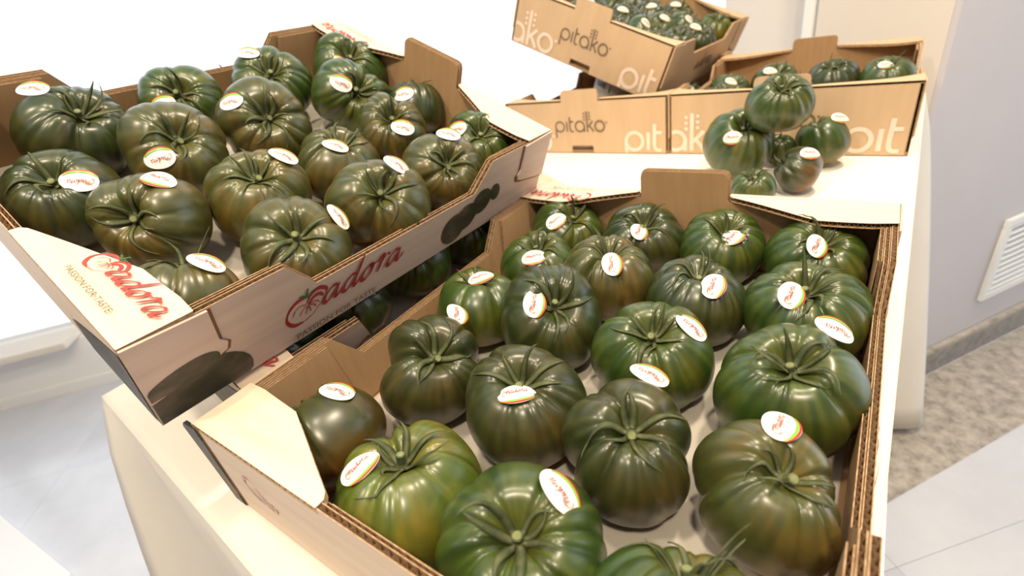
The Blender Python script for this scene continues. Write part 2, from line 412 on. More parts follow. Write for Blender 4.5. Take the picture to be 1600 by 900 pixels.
# ---------------------------------------------------------------- the table
tb = tag(empty('display_table', (0.05, 0.65, FZ)), 'long display table hidden beneath the white cloth that carries the crates', 'table')
box('table_top', -0.365, 0.365, -0.64, 0.69, 0.88, 0.912, 'wall_white', tb)
for lx in (-0.32, 0.32):
    for ly in (-0.58, 0.63): box('leg', lx - 0.02, lx + 0.02, ly - 0.02, ly + 0.02, 0, 0.88, 'metal_white', tb)
# cloth: top sheet and hanging skirt with soft corner folds, 3 mm thick
def cloth():
    nodes = []     # (x, y) outline of the top, with (dx, dy) flare at the hem
    def seg(p, q, n, fl):
        for i in range(n):
            t = i / n; nodes.append((p[0] + (q[0] - p[0]) * t, p[1] + (q[1] - p[1]) * t, fl(t)))
    A = (-0.326, -0.004); B_ = (0.405, -0.055); Cc = (0.449, 1.36); Dd = (-0.326, 1.36)
    wav = lambda t, a, ph: a * math.sin(ph + t * 26) + a * 0.5 * math.sin(t * 61 + ph)
    seg(A, B_, 40, lambda t: (-0.05 * (1 - t) ** 6 + 0.02 * t ** 6, -0.165 * max(0, 1 - t * 6) ** 1.2 - 0.03 - wav(t, 0.008, 1)))
    def right(t):
        y = -0.05 + t * 1.41; k = max(0, min(1, (y - 1.20) / 0.14)); k = k * k * (3 - 2 * k)
        return (0.015 + 0.150 * k + wav(t, 0.004, 0), -0.03 * k)
    seg(B_, Cc, 70, right)
    seg(Cc, Dd, 30, lambda t: (0.13 * (1 - t) ** 8, -0.02 + 0.02 * t))
    seg(Dd, A, 50, lambda t: (-0.03 - wav(t, 0.008, 2), -0.04 * t ** 6))
    n = len(nodes); cx, cy = 0.06, 0.65
    V = []; F = []
    rings = [(0.0, 0), (0.5, 0), (0.9, 0), (0.985, 0)]
    for s, _ in rings[1:]:
        for x, y, fl in nodes: V.append((cx + (x - cx) * s, cy + (y - cy) * s, 0.0))
    prof = [(0.0, -0.0010, 1.0), (0.002, -0.004, 1.0), (0.012, -0.012, 1.003)] + [(i / 12, -0.905 * i / 12, 1.003) for i in range(1, 13)]
    for fr, z, s in prof:
        for x, y, (fx, fy) in nodes:
            g = fr ** 0.85 if fr > 0.02 else fr
            V.append((cx + (x - cx) * s + fx * g, cy + (y - cy) * s + fy * g, z * (1 if y < 1.0 else 0.985)))
    V.append((cx, cy, 0.0)); cidx = len(V) - 1
    for i in range(n): F.append((cidx, i, (i + 1) % n))
    nr = 3 + len(prof)
    for r in range(nr - 1):
        for i in range(n): a = r * n + i; b = r * n + (i + 1) % n; F.append((a, a + n, b + n, b))
    me = mesh('tablecloth', V, F)
    o = link('tablecloth', me, ['cloth'], smooth=True)
    so = o.modifiers.new('s', 'SOLIDIFY'); so.thickness = 0.0025; so.offset = -1 if False else 0
    so.offset = 1.0
    return o
tc = cloth(); tc.location.z = -0.0005
bmx = bmesh.new(); bmx.from_mesh(tc.data); bmesh.ops.recalc_face_normals(bmx, faces=bmx.faces)
if sum((f.normal.z for f in bmx.faces if f.calc_center_median().z > -1e-4)) < 0: bmesh.ops.reverse_faces(bmx, faces=bmx.faces)
bmx.to_mesh(tc.data); bmx.free(); tc.modifiers['s'].offset = -1.0
tag(tc, 'cream white tablecloth on the display table, falling to the floor in soft folds', 'tablecloth')
# second cloth covered table at the lower left
v, f = prism([(-2.35, -1.6), (-1.10, -1.45), (-1.36, -0.227), (-1.921, -0.293), (-2.5, -0.37)], 0, 0.012)
t2 = tag(empty('low_plinth', (0, 0, FZ)), 'low white platform corner at the bottom left, on the floor', 'platform')
link('plinth_top', mesh('plinth_top', v, f), ['cloth_cool'], t2, (0, 0, 0.0))

# ---------------------------------------------------------------- crates
def build_crate(kind, mat, W, L, H, label, tabs=(False, True), name='tomato_crate', group=None, low=0.036, fl=True, post=False, insert=True):
    root = empty(name, mat=mat); tag(root, label, 'crate', group)
    rip = kind == 'printed'
    t = 0.0045
    OM = ('wood', 'kraft', 'kraft_edge') if rip else ('kraft_out', 'kraft', 'kraft_edge')
    OX = ('wood_x', 'kraft', 'kraft_edge') if rip else ('kraft_out', 'kraft', 'kraft_edge')
    KK = ('kraft', 'kraft', 'kraft_edge')
    box('base_board', -W / 2 + 0.001, W / 2 - 0.001, -L / 2 + 0.001, L / 2 - 0.001, 0.0005, 0.0045, 'kraft', root)
    box('tray_liner', -W / 2 + 0.012, W / 2 - 0.012, -L / 2 + 0.012, L / 2 - 0.012, 0.0046, 0.0056, 'liner' if rip else 'kraft', root)
    if not rip and insert: box('packing_insert', -W / 2 + 0.014, W / 2 - 0.014, -L / 2 + 0.014, L / 2 - 0.014, 0.0057, 0.026, 'kraft', root)
    hc = H - 0.003; a, b = 0.115, 0.140
    prof = lambda d, s: [(-L / 2, hc - d), (-L / 2 + a, hc - d), (-L / 2 + b, H - low - d * s), (L / 2 - b, H - low - d * s), (L / 2 - a, hc - d), (L / 2, hc - d)]
    flat = [(-L / 2, 0.0), (L / 2, 0.0)]
    for sx in (1, -1):
        corr_panel('side_panel', prof(0, 1), flat, t, lambda u, h, w, sx=sx: (sx * (W / 2 - t + w), u, h), OM, root, flute=fl)
        if rip:
            corr_panel('inner_side_panel', prof(0.0015, 1), [(-L / 2 + .006, 0.005), (L / 2 - .006, 0.005)] and flat, t * 0.8, lambda u, h, w, sx=sx: (sx * (W / 2 - t - 0.0004 - t * .8 + w), u * 0.985, max(h, 0.0058)), KK, root, flute=fl)
        for sy in (1, -1):
            corr_panel('corner_gusset', [(0.010, H - 0.005), (0.112, H - 0.006), (0.128, H - 0.010)] if False else [(0.008, H - 0.0055), (0.108, H - 0.0065)], [(0.008, 0.006), (0.108, 0.006)], t * 0.75,
                       lambda u, h, w, sx=sx, sy=sy: (sx * (W / 2 - t - 0.0006 - t * (1.6 if rip else 0.8) + w), sy * (L / 2 - u - 0.014 * max(0, 1 - h / H) * (u / 0.108)), h), KK, root, flute=fl)
    TW = 0.05 if rip else 0.043; TH = 0.027 if rip else 0.020
    for sy, tab in ((-1, tabs[0]), (1, tabs[1])):
        hz = H - t * (1.25 if rip else 1)
        if tab: top = [(-W / 2 + .005, hz), (-TW - .0005, hz), (-TW, H + TH - .007), (-TW + .002, H + TH - .002), (-TW + .007, H + TH), (TW - .007, H + TH), (TW - .002, H + TH - .002), (TW, H + TH - .007), (TW + .0005, hz), (W / 2 - .005, hz)]
        else: top = [(-W / 2 + .005, hz), (-TW - .0005, hz), (-TW, H), (TW, H), (TW + .0005, hz), (W / 2 - .005, hz)]
        bot = [(-W / 2 + .005, 0), (W / 2 - .005, 0)]
        if not rip: bot = [(-W / 2 + .005, 0), (-.0265, 0), (-.026, .014), (-.024, .016), (.024, .016), (.026, .014), (.0265, 0), (W / 2 - .005, 0)]
        corr_panel('end_panel', top, bot, t, lambda u, h, w, sy=sy: (u, sy * (L / 2 - t + w), h), OX, root, flute=fl)
        top2 = [(p, min(h, H - t if not tab else h) - 0.001) for p, h in top]
        corr_panel('inner_end_panel', top2, [(-W / 2 + .005, 0.006 if rip else 0.02), (W / 2 - .005, 0.006 if rip else 0.02)], t * .8, lambda u, h, w, sy=sy: (u * .98, sy * (L / 2 - t * 1.8 - 0.0004 + w), h), KK, root, flute=fl)
        for sx in (1, -1):
            UL = W / 2 - TW - 0.001
            wd = 0.047 if rip else 0.052
            topw = [(0, wd), (0.018, wd + 0.001), (0.062, wd - 0.002), (UL - 0.004, 0.010), (UL, 0.006)] if rip else [(0, wd), (UL - 0.004, 0.012), (UL, 0.010)]
            def mpl(u, h, w, sx=sx, sy=sy): return (sx * (W / 2 - u), sy * (L / 2 - h), H - t * (1.25 if rip else 1) + w - 0.004 * math.sin(PI * min(1, u / UL)) * min(1, h / 0.045) ** 1.5)
            corr_panel('corner_ledge', topw, [(0, 0), (UL, 0)], t * (1.25 if rip else 1), mpl, OX, root, flute=fl)
            # folded hook flap outside the side panel
            hk = [(0.0, H - 0.001), (0.054, H - 0.004), (0.055, 0.056), (0.060, 0.050), (0.058, 0.043), (0.050, 0.040), (0.012, 0.032), (0.0, 0.030)]
            for nm, ex, d, mm in (('flap_slit', 0.0028, 0.0008, 'kraft_shade'), ('corner_flap', 0.0, 0.0026, 'wood' if rip else 'kraft_out')):
                cxm = 0.0; czm = H
                pts = [(p + (ex if p > 0.001 else 0), h - (ex if h < H - 0.01 else 0)) for p, h in hk]
                V = []; n = len(pts)
                for wv in (0.0001, d): V += [(sx * (W / 2 + wv), sy * (L / 2 - p), h) for p, h in pts]
                F = [tuple(range(n)), tuple(range(n, 2 * n))] + [(i, (i + 1) % n, (i + 1) % n + n, i + n) for i in range(n)]
                me = mesh(nm, V, F); bm = bmesh.new(); bm.from_mesh(me); bmesh.ops.recalc_face_normals(bm, faces=bm.faces); bm.to_mesh(me); bm.free()
                link(nm, me, [mm], root)
    if post:
        V = []; P0 = [(-0.0260, 0.0790), (-0.0200, 0.0850), (0.0, 0.0865), (0.0, 0.0), (-0.0150, 0.0), (-0.0200, 0.0400)]
        for w_ in (0.0, 0.003): V += [(-W / 2 + p, -L / 2 - 0.001 + w_, h) for p, h in P0]
        F = [tuple(range(6)), tuple(range(6, 12))[::-1]] + [(i, i + 6, (i + 1) % 6 + 6, (i + 1) % 6) for i in range(6)]
        link('corner_post', mesh('corner_post', V, F), ['photo'], root)
    if rip:
        X = W / 2 + 0.0005
        def ell(cy, cz, ry, rz, x, rot=0, n=28, zmin=0.001, ymin=-L / 2 + 0.001, zmax=1):
            V = [(x, max(ymin, -L / 2 + cy + ry * math.cos(q) * math.cos(rot) - rz * math.sin(q) * math.sin(rot)), min(zmax, max(zmin, cz + ry * math.cos(q) * math.sin(rot) + rz * math.sin(q) * math.cos(rot)))) for q in (2 * PI * i / n for i in range(n))]
            return V, [tuple(range(n))]
        def photo(args, sgn):
            V = []; F = []
            for a_ in args:
                v_, f_ = ell(*a_); o_ = len(V); V += v_; F += [tuple(i + o_ for i in q) for q in f_]
            link('printed_photo', mesh('printed_photo', [(sgn * p[0], sgn * p[1], p[2]) for p in V], F), ['photo'], root)
        for sgn in (1, -1):
            photo([(0.022, 0.012, 0.052, 0.034, X)], sgn)
            photo([(0.316, 0.023, 0.020, 0.019, X + 0.0001, 0.4), (0.336, 0.030, 0.019, 0.017, X + 0.0002, 0.3), (0.362, 0.040, 0.017, 0.016, X + 0.0003, 0.5)], sgn)
            link('printed_photo', mesh('printed_photo', [(sgn * p, sgn * (-L / 2 - 0.0005), h) for p, h in ((W / 2 - .004, .001), (W / 2 - .004, H - .010), (W / 2 - .05, H - .03), (W / 2 - .09, H - .05), (W / 2 - .11, .03), (W / 2 - .10, .001))], [(0, 1, 2, 3, 4, 5)]), ['photo'], root)
            photo([(0.386, 0.043, 0.009, 0.012, X, 0.3)], sgn)
            photo([(0.020, 0.036, 0.033, 0.014, W / 2 + 0.0031, 0.25, 28, 0.0325)], sgn)
            decal('printed_logo', logo_2d(0.135), lambda p, q, s=sgn: (s * X, s * (-L / 2 + 0.108 + p), 0.020 + q * 0.95), ['ink_red', 'ink_green', 'ink_grey'], root)
            decal('ledge_logo', logo_2d(0.088), lambda p, q, s=sgn: (s * (W / 2 - 0.092 + p), s * (-L / 2 + 0.020 + q), H + 0.0004 - 0.004 * math.sin(PI * min(1, (0.092 - p) / (W / 2 - TW))) * min(1, max(0, 0.020 + q) / 0.045) ** 1.5), ['ink_red_light', 'ink_green', 'ink_grey'], root)
            decal('end_logo', logo_2d(0.11), lambda p, q, s=sgn: (s * (-W / 2 + 0.15 - p), -s * (-L / 2 - 0.0006), 0.030 + q) if False else (s * (-W / 2 + 0.04 + p), s * (-L / 2 - 0.0006), 0.060 - q), ['ink_pale', 'ink_pale', 'ink_pale'], root)
    else:
        s = 0.0215
        Y = -L / 2 - 0.0006
        cz = lambda h: max(0.0008, h)
        cxx = lambda x: min(W / 2 - 0.002, max(-W / 2 + 0.006, x))
        for sg in (1, -1):
            decal('printed_logo', pitako('pitako.'), lambda p, q, g=sg: (g * (-0.0625 + p * s), g * Y, 0.047 + q * s), ['ink_brown'], root)
            decal('large_printed_letters', pitako('pit', 0.20), lambda p, q, g=sg: (g * cxx(W / 2 - 0.088 + p * 0.036), g * Y, cz(0.007 + q * 0.036)), ['ink_white'], root)
            decal('large_printed_letters', pitako('ako.', 0.20), lambda p, q, g=sg: (g * cxx(-W / 2 - 0.004 + p * 0.036), g * Y, cz(0.007 + q * 0.036)), ['ink_white'], root)
            decal('side_printed_word', merge2d([(*_w, 0) for _w in [script_part for script_part in [(v, f) for v, f, m in WORD]]]), lambda p, q, g=sg: (g * (W / 2 + 0.0006), g * (-0.06 + p * 0.018), 0.035 + q * 0.015), ['ink_brown'], root)
    return root
MT = Matrix(((0.90795, 0.05733, 0.41514), (-0.05422, 0.99834, -0.01927), (-0.41556, -0.00502, 0.90955))).to_4x4()
def mat_from(R3, corner, offs):
    m = R3.copy(); m.translation = Vector(corner) + R3.to_3x3() @ Vector(offs); return m
CL, CW, CH = 0.487, 0.40, 0.092
Z0 = 0.0012
M_FRONT = Matrix.Translation((0.20, 0.2435, Z0))
M_TILT = mat_from(MT, (-0.0271, -0.011, 0.0892), (-0.20, 0.2435, 0))
M_UNDER = mat_from(MT, (-0.047, 0.045, 0.0045), (-0.20, 0.2435, 0))
M_PR = Matrix.Translation((0.4195 - 0.191, 0.9147 + 0.21, Z0))
M_PL = Matrix.Translation((0.036 - 0.191, 0.9130 + 0.2435, Z0))
MP = Matrix(((0.9156, 0.0609, 0.3976), (-0.0614, 0.998, -0.0115), (-0.3975, -0.0139, 0.9175))).to_4x4()
M_PT = mat_from(MP, (-0.0162, 0.9812, 0.0862), (-0.191, 0.2435, 0))
build_crate('printed', M_FRONT, CW, CL, CH, 'kraft crate of green tomatoes at the front of the table, printed woodgrain outside', post=True)
build_crate('printed', M_TILT, CW, CL, CH, 'tilted woodgrain-printed crate of tomatoes on the left, red script logo facing the viewer')
build_crate('printed', M_UNDER, CW, CL, 0.0835, 'lower crate of dark tomatoes, squeezed beneath the tilted crate on the left', low=0.062)
build_crate('plain', M_PR, 0.382, 0.42, 0.1135, 'plain brown crate with white letters at the back right of the table', (True, True), fl=False)
build_crate('plain', M_PL, 0.382, 0.487, 0.1135, 'plain brown crate at the back left, lying flat beneath a tilted one', (True, False), fl=False, insert=False)
build_crate('plain', M_PT, 0.382, 0.487, 0.1135, 'plain brown crate tipped up on top of the back left crate', (True, True), fl=False)

# wedge that props the stack of two tilted crates
def wedge(name, x0, x1, y0, y1, zf, label):
    v = [(x0, y0, 0), (x1, y0, 0), (x1, y1, 0), (x0, y1, 0), (x0, y0, zf(x0)), (x1, y0, zf(x1)), (x1, y1, zf(x1)), (x0, y1, zf(x0))]
    f = [(0, 3, 2, 1), (4, 5, 6, 7), (0, 1, 5, 4), (1, 2, 6, 5), (2, 3, 7, 6), (3, 0, 4, 7)]
    o = link(name, mesh(name, v, f), ['cloth_cool']); o.location.z = 0.0008
    bmx = bmesh.new(); bmx.from_mesh(o.data); bmesh.ops.bevel(bmx, geom=bmx.edges[:], offset=0.002, segments=2, affect='EDGES'); bmx.to_mesh(o.data); bmx.free()
    tag(o, label, 'riser'); return o
wedge('display_riser', -0.32, -0.16, 0.06, 0.44, lambda x: 0.0045 + (-0.047 - x) * 0.4576 - 0.005, 'white sloped riser propping up the two tilted crates on the left')

# printed tub that props the tipped back crate
def tub():
    m = MP.copy(); tip = Vector((-0.0162, 0.9812, 0.0862)) + MP.to_3x3() @ Vector((-0.128, 0.075, -0.001))
    m.translation = tip
    root = empty('printed_tub', mat=m); r = 0.046; h = 0.085; n = 48
    V = []; F = []
    for z, rr in ((0, r), (-h, r * 0.93)):
        for i in range(n): V.append((rr * math.cos(2 * PI * i / n), rr * math.sin(2 * PI * i / n), z))
    F = [(i, (i + 1) % n, (i + 1) % n + n, i + n) for i in range(n)] + [tuple(range(n)), tuple(range(n, 2 * n))[::-1]]
    link('tub_wall', mesh('tub_wall', V, F), ['tub'], root)
    tx = font_2d('l am in', 0.026); w = max(p.x for p in tx[0])
    def mp(p, q):
        a = -PI / 2 - 0.45 + (w / 2 - p) / r; z = -0.014 - q * 0.9
        return ((r + 0.0006) * math.cos(a), (r + 0.0006) * math.sin(a), z)
    link('printed_word', mesh('printed_word', [mp(p.x, p.y) for p in tx[0]], tx[1]), ['ink_black'], root)
    V = []; F = []
    for i in range(25):
        a = -PI / 2 - 1.35 + 0.16 * math.cos(2 * PI * i / 24); z = -0.025 + 0.014 * math.sin(2 * PI * i / 24)
        V.append(((r + 0.0006) * math.cos(a), (r + 0.0006) * math.sin(a), z)); V.append(((r + 0.0006) * math.cos(a + 0.0 + 0.05 * math.cos(2 * PI * i / 24)), (r + 0.0006) * math.sin(a + 0.05 * math.cos(2 * PI * i / 24)), z * 1.0 + 0.004 * math.sin(2 * PI * i / 24)))
        if i: F.append((2 * i - 2, 2 * i - 1, 2 * i + 1, 2 * i))
    link('printed_ring', mesh('printed_ring', V, F), ['ink_grey'], root)
    tag(root, 'small grey printed tub, text upside down, wedged under the tipped back crate', 'tub')
tub()

# ---------------------------------------------------------------- tomatoes
import numpy as np
PAL = {  # shoulder colour, lower colour, streak colour
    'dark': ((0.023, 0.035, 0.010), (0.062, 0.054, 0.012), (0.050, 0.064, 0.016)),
    'brown': ((0.032, 0.038, 0.012), (0.105, 0.056, 0.012), (0.060, 0.064, 0.018)),
    'green': ((0.023, 0.054, 0.008), (0.085, 0.088, 0.010), (0.085, 0.110, 0.018)),
    'olive': ((0.058, 0.062, 0.018), (0.135, 0.102, 0.018), (0.105, 0.092, 0.022)),
    'lime': ((0.070, 0.105, 0.014), (0.190, 0.165, 0.020), (0.150, 0.155, 0.024)),
    'gold': ((0.075, 0.080, 0.020), (0.190, 0.130, 0.018), (0.130, 0.100, 0.022)),
}
def fruit_mesh(rng, r, k, pal, ax, nth=52, nph=120, cleft=None, squash=1.0, sq_ang=0.9):
    th = np.linspace(0, PI, nth)[:, None]; ph = (np.arange(nph) * 2 * PI / nph)[None, :]
    # irregular grooves
    nmaj = rng.randint(5, 7); ngr = []
    a = rng.random() * 6
    for i in range(nmaj):
        a += 2 * PI / nmaj * rng.uniform(0.7, 1.3); ngr.append((a, rng.uniform(0.05, 0.16), rng.uniform(0.07, 0.14), rng.uniform(0.45, 0.95)))
        for _ in range(rng.choice((0, 1, 2, 2))): ngr.append((a + rng.uniform(0.15, 0.95), rng.uniform(0.02, 0.08), rng.uniform(0.035, 0.06), rng.uniform(0.05, 0.5)))
    ST = th / PI
    sth = np.sin(th); mul = np.ones((nth, nph))
    wob = 0.14 * np.sin(2.2 * th + rng.random() * 6)
    for (c, d, w, reach) in ngr:
        dl = (ph + wob * 0.5 - c + PI) % (2 * PI) - PI
        g = np.clip(1 - (ST / (0.42 + 0.48 * reach)) ** 2.2, 0, 1) * np.clip(ST / 0.06, 0, 1) ** 0.7
        mul -= 1.1 * d * np.exp(-np.sqrt((dl / w) ** 2 + 0.12)) * np.clip(g, 0, 1) * (1 + 0.5 * np.exp(-((ST - 0.22) / 0.12) ** 2))
    for (c, d, w) in (cleft or []):
        dl = (ph - c + PI) % (2 * PI) - PI
        g = np.clip(1 - (ST / 0.95) ** 3, 0, 1) * np.clip(ST / 0.05, 0, 1)
        mul -= d * np.exp(-np.abs(dl / w) ** 1.4) * g
    mul += 0.035 * np.cos(2 * (ph - rng.random() * 6)) + 0.028 * np.cos(3 * (ph - rng.random() * 6)) + 0.012 * np.cos(5 * (ph - rng.random() * 6)) * sth
    R = np.abs(sth) ** 0.82 * mul
    Z = k * (np.sign(np.cos(th)) * np.abs(np.cos(th)) ** 0.92) * np.where(th < PI / 2, 1.13, 0.93) * (0.55 + 0.45 * mul)
    Z = Z - 0.50 * k * np.exp(-(R / 0.27) ** 2) * (th < PI / 2) + 0.12 * k * np.exp(-(R / 0.25) ** 2) * (th > PI / 2)
    R = R * 1.01
    X = R * np.cos(ph) * r; Y = R * np.sin(ph) * r; Z = Z * r + 0 * X
    P = np.stack([X, Y, Z], -1).reshape(-1, 3)
    idx = np.arange(nth * nph).reshape(nth, nph); nx = np.roll(idx, -1, 1)
    F = np.stack([idx[:-1], idx[1:], nx[1:], nx[:-1]], -1).reshape(-1, 4)
    # colour: shoulders darker than the flanks, soft meridian streaks
    sh_, lo_, st_ = [np.array(c) * 0.86 for c in PAL[pal]]; lo_ = lo_ * 1.2; st_ = st_ * 1.25
    o1, o2, o3 = [rng.random() * 20 for _ in range(3)]
    nse = 0.5 * np.sin(2.0 * ph + o1 + 1.3 * np.sin(2 * th + o2)) + 0.35 * np.sin(3 * ph + o3 + 2 * th) + 0.25 * np.sin(5 * ph - 3 * th + o2)
    t = np.clip((ST - 0.42) / 0.32 + 0.38 * nse, 0, 1); t = t * t * (3 - 2 * t)
    stv = sum(np.sin(n_ * ph + o_ + 0.6 * np.sin(2 * th + o_)) for n_, o_ in ((9, o1), (14, o2), (23, o3), (31, o1 + 2))) / 4
    stv = np.clip(0.5 + 0.9 * stv, 0, 1) * np.clip(1.3 - ST * 1.4, 0, 1)
    crown = np.exp(-(ST / 0.11) ** 2) * (0.2 if pal in ('dark', 'brown') else 0.6)
    col = sh_ * (1 - t[..., None]) + lo_ * t[..., None]
    col = col * (1 - 0.6 * stv[..., None]) + st_ * 0.6 * stv[..., None]
    col = col * (1 - crown[..., None]) + np.array((0.10, 0.095, 0.018)) * crown[..., None]
    col = np.concatenate([col, np.ones(col.shape[:2] + (1,))], -1).reshape(-1, 4)
    # tilt the fruit axis, then optional squash across a horizontal direction
    axv = Vector(ax).normalized(); q = Vector((0, 0, 1)).rotation_difference(axv).to_matrix() @ Matrix.Rotation(rng.random() * 6.28 if not cleft else 0, 3, 'Z')
    Q = np.array(q)
    S = np.eye(3)
    if squash != 1.0:
        d = np.array((math.cos(sq_ang), math.sin(sq_ang), 0)); S = np.eye(3) - (1 - squash) * np.outer(d, d)
    T_ = S @ Q
    return P, F, col, T_
def sepal_mesh(rng, bvh, phi, ln, r, lift, wid, origin):
    """one leaf: runs out from the stem hub over the shoulder, curling; diamond section"""
    n = 11; V = []; F = []
    bend = rng.uniform(-0.9, 0.9); hook = rng.uniform(-0.4, 1.3)
    zprev = None
    for i in range(n):
        s = i / (n - 1); rho = 0.003 + ln * s * (1 - 0.45 * min(1, lift)) ; a = phi + bend * s * s
        x, y = rho * math.cos(a), rho * math.sin(a)
        h = bvh.ray_cast(Vector((x, y, 0.2)), Vector((0, 0, -1)))[0]
        zs = h.z if h is not None else 0
        z = max(zs, origin.z * 0.4 + zs * 0.6) + 0.0015 + lift * ln * (s ** 1.1) * (0.95 - 0.25 * s * hook * 2) - 0.002 * math.sin(PI * s)
        if i == 0: z = origin.z
        if z < zs + 0.001: z = zs + 0.001
        w = wid * (0.95 + 0.75 * math.sin(PI * min(1, s * 0.9 + 0.12)) ** 0.8) * (1 - s) ** 0.55 + 0.0002
        tx, ty = -math.sin(a), math.cos(a); th_ = 0.0005 + 0.0006 * (1 - s)
        V += [(x - tx * w, y - ty * w, z + w * 0.45), (x, y, z + th_), (x + tx * w, y + ty * w, z + w * 0.45), (x, y, z - th_ * 0.6)]
        if i:
            b = 4 * i
            for k_ in range(4): F.append((b - 4 + k_, b - 4 + (k_ + 1) % 4, b + (k_ + 1) % 4, b + k_))
    F += [(0, 1, 2, 3), (4 * n - 1, 4 * n - 2, 4 * n - 3, 4 * n - 4)]
    return V, F
def tube(path, rad, n=8):
    V = []; F = []
    for i, p in enumerate(path):
        p = Vector(p); d = (Vector(path[min(i + 1, len(path) - 1)]) - Vector(path[max(i - 1, 0)])).normalized()
        a = d.orthogonal().normalized(); b = d.cross(a)
        for k_ in range(n):
            q = 2 * PI * k_ / n; V.append(tuple(p + (a * math.cos(q) + b * math.sin(q)) * rad[i]))
        if i:
            for k_ in range(n): F.append(((i - 1) * n + k_, (i - 1) * n + (k_ + 1) % n, i * n + (k_ + 1) % n, i * n + k_))
    F.append(tuple(range(n))[::-1]); F.append(tuple(range((len(path) - 1) * n, len(path) * n)))
    return V, F
# sticker: shared mesh, teardrop oval, u along the lettering, v up; a red and a green sliver on its lower edge
def sticker_meshes():
    a, b = 0.0138, 0.0104; n = 40
    out = [(a * math.cos(q) * (1 + 0.05 * math.cos(q)), b * math.sin(q)) for q in (2 * PI * i / n for i in range(n))]
    def zf(x, y): return 0.0006 - 0.9 * (x * x) / 0.03 * 0.5 - (y * y) / 0.09
    def lens(y0fun, y1fun, z, m):
        V = []; F = []; k = 20
        for i in range(k + 1):
            x = -a * 0.9 + 1.8 * a * i / k
            V += [(x, y0fun(x), zf(x, y0fun(x)) + z), (x, y1fun(x), zf(x, y1fun(x)) + z)]
            if i: c = 2 * i; F.append((c - 2, c, c + 1, c - 1))
        return V, F, m
    V = []; F = []; MI = []
    top = [(x, y, zf(x, y) + 0.00035) for x, y in out]; botm = [(x, y, zf(x, y)) for x, y in out]
    V = top + botm + [(0, 0, zf(0, 0) + 0.00035), (0, 0, zf(0, 0))]
    mid = []
    for i in range(n):
        j = (i + 1) % n
        F += [(i, j, 2 * n), (n + j, n + i, 2 * n + 1), (i, i + n, j + n, j)]; MI += [0, 0, 0]
    edge = lambda x: -b * math.sqrt(max(0, 1 - (x / (a * 1.03)) ** 2))
    for (f0, f1, m) in ((1.0, 0.86, 1), (0.86, 0.68, 2)):
        v, f, m = lens(lambda x: edge(x) * f0 * 0.985, lambda x: edge(x) * f1 - 0.0 * x, 0.0006, m)
        o = len(V); V += v; F += [tuple(i + o for i in q) for q in f]; MI += [m] * len(f)
    me = mesh('sticker', V, F, MI)
    for m in ('label_white', 'label_red', 'label_green'): me.materials.append(MAT[m])
    Vw, Fw, Mw = logo_2d(0.0195, False)
    me2 = mesh('sticker_lettering', [(p.x - 0.0098, p.y * 1.15 - 0.0015, zf(p.x - 0.0098, p.y) + 0.0009) for p in Vw], Fw, Mw)
    for m in ('ink_red', 'ink_green'): me2.materials.append(MAT[m])
    return me, me2
ST_ME, ST_TX = sticker_meshes()
cam_pos = Vector((0.36818, -0.06119, 0.31335))
